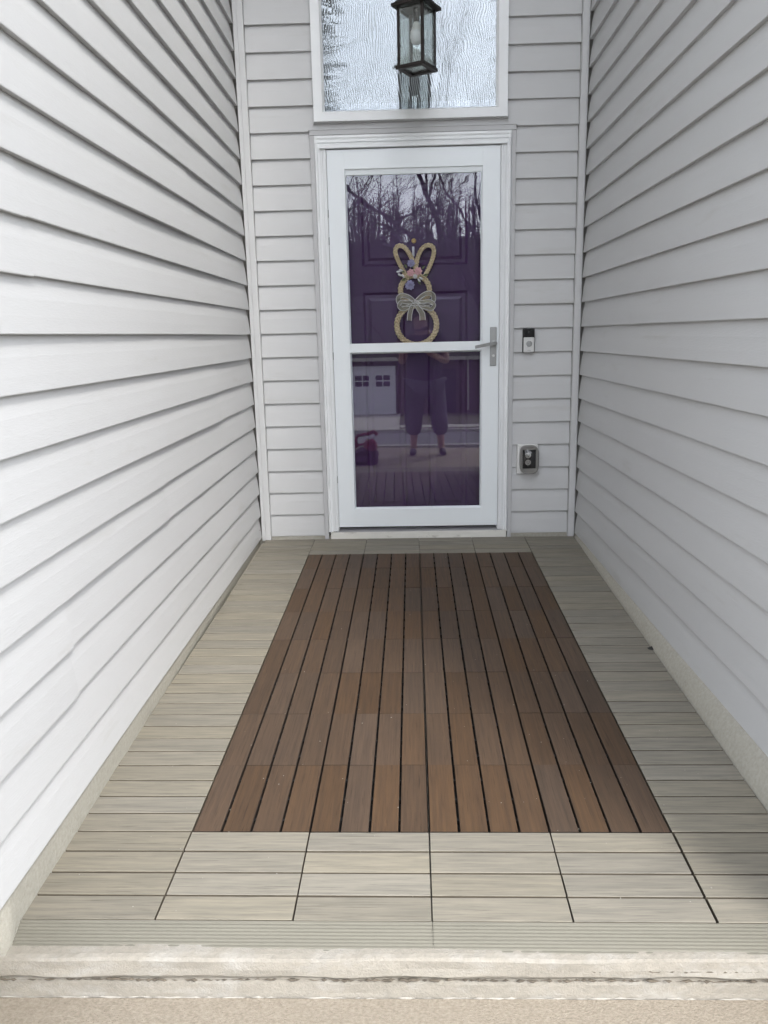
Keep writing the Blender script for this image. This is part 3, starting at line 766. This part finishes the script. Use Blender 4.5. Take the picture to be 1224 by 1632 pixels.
ribbon('bow_loop', [(662, 482, .026), (671, 473, .018), (682, 468, .016), (690, 472, .024), (689, 481, .032), (677, 485, .034), (662, 483, .030)], (.009, .014), twist=-.5)
ribbon('bow_loop', [(662, 482, .026), (672, 482, .02), (684, 481, .018), (691, 487, .024), (686, 493, .032), (674, 489, .03), (662, 483, .028)], (.008, .011), twist=.4)
ribbon('bow_tail', [(660, 483, .03), (656, 490, .026), (653, 500, .03), (652, 511, .034)], (.008, .016), twist=.8)
ribbon('bow_tail', [(662, 483, .03), (666, 491, .026), (672, 500, .028), (673, 511, .034)], (.008, .018), twist=-.6)
b = L(wr_); b.lathe([(.001, -.012), (.008, -.008), (.009, 0), (.007, .006)], 10, tuple(wp(661.5, 482.5, .024)), 'y'); b.build('bow_knot', M['ribbon_edge'], smooth=True)

# ------------------------------------------------------------------ transom window
tw = thing('transom_window', 'white framed window above the door with etched frond film', 'window', (.068, 0, 2.255))
WI = (-.380, .5135, 2.309, 2.846)   # glass opening
def mitred(root, x0, x1, z0, z1, xi0, xi1, zi0, zi1, ys, name, m):
    """picture frame of four mitred members; ys = (face y at outer, face y inner, back y)"""
    O = [(x0, z0), (x1, z0), (x1, z1), (x0, z1)]; I = [(xi0, zi0), (xi1, zi0), (xi1, zi1), (xi0, zi1)]
    for k in range(4):
        k2 = (k + 1) % 4; b = L(root); a, c, d, e = O[k], O[k2], I[k2], I[k]
        v = [(a[0], ys[0], a[1]), (c[0], ys[0], c[1]), (d[0], ys[1], d[1]), (e[0], ys[1], e[1])]
        v += [(p[0], ys[2], p[2]) for p in v]
        b.add(v, [(0, 1, 2, 3), (4, 7, 6, 5), (0, 4, 5, 1), (1, 5, 6, 2), (2, 6, 7, 3), (3, 7, 4, 0)])
        b.build(name, M[m])
mitred(tw, WX0, WX1, WZ0, WZ1, WX0 + .046, WX1 - .048, WZ0 + .044, WZ1 - .044, (-.030, -.028, .02), 'frame', 'white')
mitred(tw, WX0 + .0465, WX1 - .0485, WZ0 + .0445, WZ1 - .0445, WI[0], WI[1], WI[2], WI[3], (-.024, -.010, .02), 'glazing_stop', 'white')
b = L(tw); b.box(WI[0] - .006, WI[1] + .006, -.004, .001, WI[2] - .006, WI[3] + .006); b.build('glass_pane', M['glass_transom'])
b = L(tw); b.box(WX0 - .006, WX1 + .006, -.0155, .01, WZ0 - .005, WZ0 - .0012); b.build('sill_channel', M['jtrim'])

# ------------------------------------------------------------------ doorbell camera
db = thing('video_doorbell', 'small black and silver video doorbell right of the door', 'doorbell', (.705, 0, 1.047))
b = L(db); b.box(.672, .738, -.016, .006, 1.046, 1.176, .003); b.build('back_body', M['bell_black'])
b = L(db); b.box(.674, .736, -.024, -.0165, 1.130, 1.1745, .003); b.build('camera_window', M['bell_black'])
b = L(db); b.box(.6755, .7345, -.026, -.0165, 1.0475, 1.1285, .0035); fp = b.build('face_plate', M['silver'])
b = L(db); b.lathe([(.0165, 0), (.0165, -.0022), (.0140, -.0030), (.0135, -.0012), (.0, -.0012)], 28, (.706, -.0262, 1.094), 'y'); b.build('button_ring', M['nickel'], fp)
b = L(db); b.lathe([(.006, 0), (.006, -.002), (.003, -.003)], 16, (.705, -.0242, 1.157), 'y'); b.build('lens', M['slot'])
# tiny raised word below the button
fc = bpy.data.curves.new('wordmark', 'FONT'); fc.body = 'ring'; fc.size = .011; fc.align_x = 'CENTER'; fc.extrude = .0002
ft = bpy.data.objects.new('wordmark', fc); COL.objects.link(ft)
dg = bpy.context.evaluated_depsgraph_get(); tme = bpy.data.meshes.new_from_object(ft.evaluated_get(dg)); bpy.data.objects.remove(ft); bpy.data.curves.remove(fc)
tme.materials.clear(); tme.materials.append(M['nickel'])
o = link('wordmark', tme, fp, (.706 - db.location.x, -.0264, 1.0555 - db.location.z), (math.pi / 2, 0, 0))

# ------------------------------------------------------------------ outlet with bubble cover
ot = thing('power_outlet', 'weatherproof outlet with smoky clear cover low on back wall', 'outlet', (.708, 0, .365))
b = L(ot); b.box(.6505, .768, -.016, .004, .367, .534, .003); b.build('mounting_plate', M['outlet_white'])
b = L(ot); b.box(.6815, .7565, -.0195, -.0165, .396, .503, .002); gk = b.build('gasket', M['gasket'])
for z in (.472, .431):
    b = L(ot); b.lathe([(.0165, 0), (.0165, -.003), (.0150, -.0042), (.0, -.0042)], 20, (.7125, -.0198, z), 'y'); rc = b.build('receptacle', M['outlet_white'], gk)
    b2 = L(ot)
    b2.box(.7055, .7072, -.0250, -.0238, z, z + .009); b2.box(.7175, .7195, -.0250, -.0238, z - .001, z + .009)
    b2.lathe([(.0026, 0), (.0026, -.001)], 10, (.7125, -.0239, z - .007), 'y'); b2.build('slots', M['slot'], gk)
b = L(ot); b.lathe([(.0028, 0), (.0028, -.0015)], 10, (.7125, -.0198, .4105), 'y'); b.build('screw', M['nickel'], gk)
# bubble: rounded hollow shell, open at the back
def bubble():
    b = L(ot); cx, czv = .717, .449; lv = [(0.0, .0535, .081), (-.045, .0515, .078), (-.062, .047, .073), (-.070, .038, .062)]
    n = 32; rows_ = []
    for y, hx, hz in lv:
        row = []
        for k in range(n):
            a = 2 * math.pi * k / n; c, s = math.cos(a), math.sin(a); p = 4.0
            rr = (abs(c) ** p + abs(s) ** p) ** (-1 / p); row.append((cx + hx * c * rr, -.0165 + y, czv + hz * s * rr))
        rows_.append(row)
    for r_ in rows_: b.v += r_
    for i in range(len(lv) - 1):
        for k in range(n): b.f.append((i * n + k, i * n + (k + 1) % n, (i + 1) * n + (k + 1) % n, (i + 1) * n + k))
    b.f.append(tuple((len(lv) - 1) * n + k for k in range(n)))
    return b.build('bubble_cover', M['glass_cover'], smooth=True)
bubble()

# ------------------------------------------------------------------ lantern
la = thing('hanging_lantern', 'dark bronze square lantern with rippled glass hanging in front of transom', 'lantern', (.098, -.405, 2.372), (0, 0, math.atan2(.13, .07)))
def lb(): return MB()
h = .074
def frame_sq(b, ho, hi, z0, z1):
    for x0, x1, y0, y1 in ((-ho, ho, -ho, -hi), (-ho, ho, hi, ho), (-ho, -hi, -hi, hi), (hi, ho, -hi, hi)): b.box(x0, x1, y0, y1, z0, z1, .0015)
b = lb(); frame_sq(b, h, h - .024, 0, .016); b.build('base_frame', M['bronze'], la)
b = lb(); b.box(-h + .023, h - .023, -h + .023, h - .023, .006, .009); b.build('bottom_glass', M['glass_lantern'], la)
hp_ = .0615
for sx in (-1, 1):
    for sy in (-1, 1):
        b = lb(); b.box(sx * hp_ - .0065, sx * hp_ + .0065, sy * hp_ - .0065, sy * hp_ + .0065, .0165, .262, .001); b.build('corner_bar', M['bronze'], la)
for ax in range(2):
    for s in (-1, 1):
        b = lb()
        if ax == 0: b.box(s * hp_ - .0015, s * hp_ + .0015, -hp_ + .0066, hp_ - .0066, .017, .2615)
        else: b.box(-hp_ + .0066, hp_ - .0066, s * hp_ - .0015, s * hp_ + .0015, .017, .2615)
        b.build('glass_panel', M['glass_lantern'], la)
b = lb(); b.box(-.088, .088, -.088, .088, .2625, .276, .002)
for (a0, z0), (a1, z1) in (((.080, .2765), (.060, .300)), ((.060, .300), (.030, .325)), ((.030, .325), (.014, .350))):
    b.add([(-a0, -a0, z0), (a0, -a0, z0), (a0, a0, z0), (-a0, a0, z0), (-a1, -a1, z1), (a1, -a1, z1), (a1, a1, z1), (-a1, a1, z1)],
          [(3, 2, 1, 0), (4, 5, 6, 7), (0, 1, 5, 4), (1, 2, 6, 5), (2, 3, 7, 6), (3, 0, 4, 7)])
b.build('cap', M['bronze'], la)
b = lb(); b.lathe([(.015, .262), (.015, .215), (.012, .205)], 16); b.build('socket', M['bronze'], la, smooth=False)
b = lb(); b.lathe([(.013, .205), (.018, .188), (.026, .170), (.0285, .168)], 22); bl = b.build('bulb', mat('bulb_collar', (.75, .75, .72), .4, .02), la, smooth=True)
b = lb(); b.lathe([(.0285, .1675), (.0305, .155), (.030, .140), (.025, .123), (.014, .112), (.003, .109)], 22); b.build('bulb_dome', M['bulb'], bl, smooth=True)
ch = lb(); z = .352; k = 0
while z < TOP - 2.372 - .03:
    n = 10; pts = []
    for i in range(n):
        a = 2 * math.pi * i / n; u, v = .008 * math.cos(a), .017 * math.sin(a)
        pts.append((u, 0, z + .017 + v) if k % 2 else (0, u, z + .017 + v))
    ch.tube(pts, .0022, 5, True); z += .026; k += 1
ch.build('chain', M['bronze'], la)

# ------------------------------------------------------------------ things across the yard, seen mirrored in the glass
def limb(b, p, d, ln, r, depth, rnd, twigs, maxd):
    n = 4; pts = [p]; rr = [r]; dd = d.copy()
    for i in range(n):
        dd = (dd + Vector((rnd.uniform(-.22, .22), rnd.uniform(-.22, .22), rnd.uniform(-.08, .16)))).normalized()
        pts.append(pts[-1] + dd * ln / n); rr.append(r * (1 - .38 * (i + 1) / n))
    (twigs if depth >= 3 else b).tube(pts, rr, 5 if depth < 2 else 3, cap=False)
    if depth >= maxd: return
    for k in range(3 if depth < 3 else 4):
        j = rnd.choice([2, 3, 4, 4]); a = rnd.uniform(0, 2 * math.pi); sp = rnd.uniform(.45, .95)
        o = dd.orthogonal().normalized(); o = Matrix.Rotation(a, 3, dd) @ o
        nd = (dd + o * sp + Vector((0, 0, .12))).normalized()
        limb(b, pts[j], nd, ln * rnd.uniform(.58, .82), rr[j] * rnd.uniform(.5, .7), depth + 1, rnd, twigs, maxd)
def bare_tree(x, y, ht, r, seed, label, lean=(0, 0)):
    rnd = random.Random(seed); t = thing('bare_tree', label, 'tree', (x, y, gz(y) - .05), group='bare trees across the road')
    a, c = MB(), MB()
    limb(a, Vector((0, 0, 0)), Vector((lean[0], lean[1], 1)).normalized(), ht * .36, r, 0, rnd, c, 5)
    a.build('trunk', M['bark'], t); c.build('crown', M['bark'], t)
bare_tree(2.1, -9.0, 9.5, .13, 3, 'leafless tree with forked leaning trunk mirrored at right of door glass', (-.15, 0))
bare_tree(-3.8, -13.0, 10.5, .17, 8, 'leafless tree with spreading limbs mirrored left in door glass', (.18, 0))
bare_tree(0.2, -27.5, 13, .22, 12, 'tall leafless tree beyond the road mirrored behind wreath', (.05, 0))
bare_tree(8.2, -28.5, 13, .24, 23, 'leafless tree beyond the road near the dark house window')
bare_tree(-10.5, -29, 14, .24, 31, 'leafless tree beyond the road beside the white garage')
# far wood behind the house
b = MB(); rnd = random.Random(17)
for k in range(1800):
    x = rnd.uniform(-60, 60); y = rnd.uniform(-84, -52); hgt = rnd.uniform(4.5, 8.0); z = gz(y) - .1
    lx, ly = rnd.uniform(-.6, .6), rnd.uniform(-.6, .6)
    b.tube([(x, y, z), (x + lx * .5, y + ly * .5, z + hgt * .55), (x + lx, y + ly, z + hgt)], [.16, .09, .01], 3, cap=False)
    for q in range(16):
        t = rnd.uniform(.3, .98); px, py, pz = x + lx * t, y + ly * t, z + hgt * t; ln = rnd.uniform(.5, 1.9) * (1.15 - t)+.3; a = rnd.uniform(0, 6.28)
        b.tube([(px, py, pz), (px + ln * math.cos(a), py + ln * math.sin(a), pz + ln * rnd.uniform(.3, 1.1))], [.04, .006], 3, cap=False)
tag(b.build('far_wood', M['bark']), kind='stuff')

# house over the road
hs_ = thing('brick_house', 'dark brick house with white garage door across the road', 'house', (3, -40, -2.75))
b = L(hs_); b.box(-8, 14, -46, -36, -2.9, .15); b.build('wall', M['brick'])
b = L(hs_); b.add([(-8.6, -46.6, .1), (14.6, -46.6, .1), (14.6, -35.4, .1), (-8.6, -35.4, .1), (-8.6, -41, 3.4), (14.6, -41, 3.4)], [(3, 2, 5, 4), (1, 0, 4, 5), (0, 3, 4), (2, 1, 5), (0, 1, 2, 3)]); b.build('roof', M['shingle'])
b = L(hs_); b.box(-8.5, 14.5, -35.42, -35.36, -.08, .09); b.build('gutter', M['pave'])
b = L(hs_); b.box(-6.0, -.45, -35.98, -35.9, -2.74, -.35); gd = b.build('garage_door', M['garage_white'])
for wx in range(5):
    for q in range(4):
        b = L(hs_); x0 = -5.75 + wx * 1.08 + (q % 2) * .38; z0 = -1.35 + (q // 2) * .30
        b.box(x0, x0 + .32, -35.905, -35.885, z0, z0 + .24); b.build('pane', M['pane_dark'], gd)
b = L(hs_); b.box(4.0, 6.2, -35.98, -35.93, -1.8, -.2); wn = b.build('window', M['garage_white'])
for q in range(12):
    b = L(hs_); x0 = 4.08 + (q % 4) * .52; z0 = -1.74 + (q // 4) * .5; b.box(x0, x0 + .46, -35.935, -35.915, z0, z0 + .44); b.build('pane', M['pane_dark'], wn)
b = L(hs_); b.box(1.6, 2.6, -35.98, -35.93, -2.7, -.55); b.build('front_door', M['pane_dark'])
b = L(hs_); b.tube([(3.2, -35.9, -2.6), (3.2, -35.9, 0)], .06, 6); b.build('downpipe', M['pave'])
# overhead wire
b = MB(); pts = [(-60 + 6 * i, -20.5, 3.6 - .02 * i + .0016 * (i - 10) ** 2) for i in range(21)]; b.tube(pts, .022, 5); tag(b.build('overhead_wire', M['black_plastic']), 'black overhead wire sagging above the road', 'wire')
# evergreens that frame the mirrored sky
def evergreen(x, y, z0, hgt, rad, seed, label):
    rnd = random.Random(seed); t = thing('evergreen_tree', label, 'tree', (x, y, gz(y)))
    a = MB(); a.tube([(0, 0, 0), (0, 0, z0 + hgt * .95)], [.14, .03], 7); a.build('trunk', M['bark'], t)
    c = MB()
    for k in range(5200):
        u = rnd.random(); zz = z0 + hgt * u; rr = rad * (1 - u) ** .7 * (min(1, u * 8 + .35)) * math.sqrt(rnd.uniform(.15, 1)); an = rnd.uniform(0, 6.28)
        rr *= 1 + .22 * math.sin(an * 5 + zz * 2.1)
        p = Vector((rr * math.cos(an), rr * math.sin(an), zz)); s = rnd.uniform(.09, .22)
        d = Vector((math.cos(an), math.sin(an), rnd.uniform(-.7, .2))) * s; w = Vector((-math.sin(an), math.cos(an), rnd.uniform(-.3, .3))) * s * .35
        c.add([p, p + d * .5 + w, p + d, p + d * .5 - w], [(0, 1, 2, 3)])
    me = c.mesh('crown', M['evergreen'], fix=False); link('crown', me, t)
evergreen(-1.75, -9.3, 4.2, 8.5, .8, 5, 'dark evergreen tree mirrored at the left of the transom')
evergreen(2.75, -11.5, 5.3, 8.0, .95, 6, 'dark evergreen tree mirrored at the right of the transom')

# ------------------------------------------------------------------ photographer, seen only as a reflection
pr = thing('person', 'person in dark tee and grey cropped trousers holding up a phone', 'person', (.25, -4.82, -.232))
def skin(name, verts, edges, radii, m, root=0, sub=2, parent=pr):
    me = bpy.data.meshes.new(name); me.from_pydata(verts, edges, []); o = bpy.data.objects.new(name, me); COL.objects.link(o); o.parent = parent
    md = o.modifiers.new('skin', 'SKIN'); md.use_smooth_shade = True
    for i, r in enumerate(radii):
        sv = me.skin_vertices[0].data[i]; sv.radius = r if isinstance(r, tuple) else (r, r); sv.use_root = (i == root)
    ss = o.modifiers.new('sub', 'SUBSURF'); ss.levels = sub; ss.render_levels = sub
    me.materials.append(m); return o
# local frame: x to the right of the picture, y towards the house, z up from the ground; facing +y
V = [(0, 0, .90), (0, -.01, 1.05), (0, -.015, 1.22), (0, -.02, 1.36), (-.02, 0, 1.43), (-.05, .03, 1.49), (-.06, .04, 1.56), (-.06, .035, 1.62),
     (-.18, -.01, 1.33), (-.27, .02, 1.07), (-.245, .24, 1.28),
     (.17, -.01, 1.33), (.26, .02, 1.07), (-.10, .23, 1.27),
     (-.11, 0, .84), (-.13, .02, .50), (-.14, 0, .12), (-.145, .02, .05), (-.15, .14, .03),
     (.11, 0, .84), (.15, .03, .50), (.19, 0, .12), (.195, .02, .05), (.215, .14, .03)]
Ed = [(0, 1), (1, 2), (2, 3), (3, 4), (4, 5), (5, 6), (6, 7), (3, 8), (8, 9), (9, 10), (3, 11), (11, 12), (12, 13), (0, 14), (14, 15), (15, 16), (16, 17), (17, 18), (0, 19), (19, 20), (20, 21), (21, 22), (22, 23)]
Rd = [(.17, .13), (.16, .12), (.17, .125), (.12, .09), .055, .07, .085, .05, .065, .045, .028, .065, .045, .028, .095, .065, .042, .042, .03, .095, .065, .042, .042, .03]
skin('body', V, Ed, Rd, M['skin'])
# clothing: tee, trousers, shoes and hair as children
skin('tee', [(0, -.005, .80), (0, -.01, 1.0), (0, -.015, 1.22), (0, -.02, 1.35), (-.19, -.01, 1.33), (-.245, .0, 1.18), (.18, -.01, 1.33), (.235, .0, 1.18)],
     [(0, 1), (1, 2), (2, 3), (3, 4), (4, 5), (3, 6), (6, 7)], [(.225, .175), (.22, .17), (.215, .165), (.14, .11), .09, .08, .09, .08], M['tee'])
skin('trousers', [(0, 0, .90), (-.11, 0, .80), (-.13, .02, .50), (-.14, 0, .22), (.11, 0, .80), (.15, .03, .50), (.185, 0, .22)],
     [(0, 1), (1, 2), (2, 3), (0, 4), (4, 5), (5, 6)], [(.215, .165), .14, .115, .095, .14, .115, .095], M['trousers'])
for sx in (-.148, .20):
    skin('shoe', [(sx, -.03, .045), (sx, .06, .045), (sx + .01 * (1 if sx > 0 else -1), .17, .03)], [(0, 1), (1, 2)], [(.04, .045), (.045, .042), (.035, .025)], M['shoe'])
skin('hair', [(-.06, -.03, 1.57), (-.06, .0, 1.63), (-.06, -.06, 1.48)], [(0, 1), (0, 2)], [.095, .085, .06], M['hair'])
# hands: palm, four curled fingers and a thumb, gripping the phone's edges
def hand(side, wrist, grip):
    w = Vector(wrist); g = Vector(grip); pv = [w, w.lerp(g, .55), g]; pe = [(0, 1), (1, 2)]; rd_ = [.026, (.036, .018), (.036, .016)]
    for k in range(4):
        z = .030 - k * .020; base = len(pv); L_ = (.040, .046, .043, .034)[k]
        pv += [g + Vector((-side * .004, .004, z)), g + Vector((-side * (.012 + L_ * .35), .022, z)), g + Vector((-side * (.012 + L_ * .9), .024, z - .002))]
        pe += [(2, base), (base, base + 1), (base + 1, base + 2)]; rd_ += [.009, .0085, .007]
    base = len(pv); pv += [w.lerp(g, .6) + Vector((-side * .014, -.012, .030)), g + Vector((-side * .018, -.016, .030)), g + Vector((-side * .040, -.014, .020))]
    pe += [(1, base), (base, base + 1), (base + 1, base + 2)]; rd_ += [.012, .010, .008]
    skin('hand', [tuple(v) for v in pv], pe, rd_, M['skin'], root=1)
# phone sits just behind the lens: world (.017,-4.51,1.155)
ph = thing('smartphone', 'dark smartphone held up in both hands of the mirrored person', 'phone', (-.0, -4.513, 1.09))
b = L(ph); b.box(-.040, .040, -4.521, -4.512, 1.015, 1.175, .004); b.build('phone_body', M['phone'])
b = L(ph); b.lathe([(.006, .0), (.006, .003), (.003, .0035)], 14, (.024, -4.512, 1.135), 'y'); b.build('lens_ring', M['silver'])
hand(1, (-.165, .235, 1.265), (-.203, .292, 1.315)); hand(-1, (-.345, .235, 1.265), (-.297, .292, 1.315))

# red handled machine standing on the walkway by the person
rm = thing('leaf_vacuum', 'red handled machine with dark ribbed bag on the walkway', 'garden tool', (-.42, -4.08, -.232))
b = MB(); b.lathe([(.10, .0), (.12, .05), (.115, .10), (.125, .105), (.12, .15), (.10, .17), (.06, .20)], 20, (0, 0, 0)); b.v = [(x * 1.15, y * .8, z) for x, y, z in b.v]; b.build('ribbed_base', M['dark_red'], rm)
b = MB(); b.lathe([(.05, .0), (.075, .02), (.08, .09), (.055, .13)], 18, (.05, 0, .15)); b.build('motor_housing', M['red'], rm, smooth=True)
b = MB(); b.tube([(-.10, 0, .20), (-.11, 0, .29), (-.08, 0, .335), (.03, 0, .345), (.09, 0, .37), (.13, 0, .33)], [.018, .018, .018, .02, .026, .02], 8); b.tube([(-.10, 0, .22), (-.02, 0, .235), (.08, 0, .29)], .015, 8); b.build('handle', M['red'], rm, smooth=True)
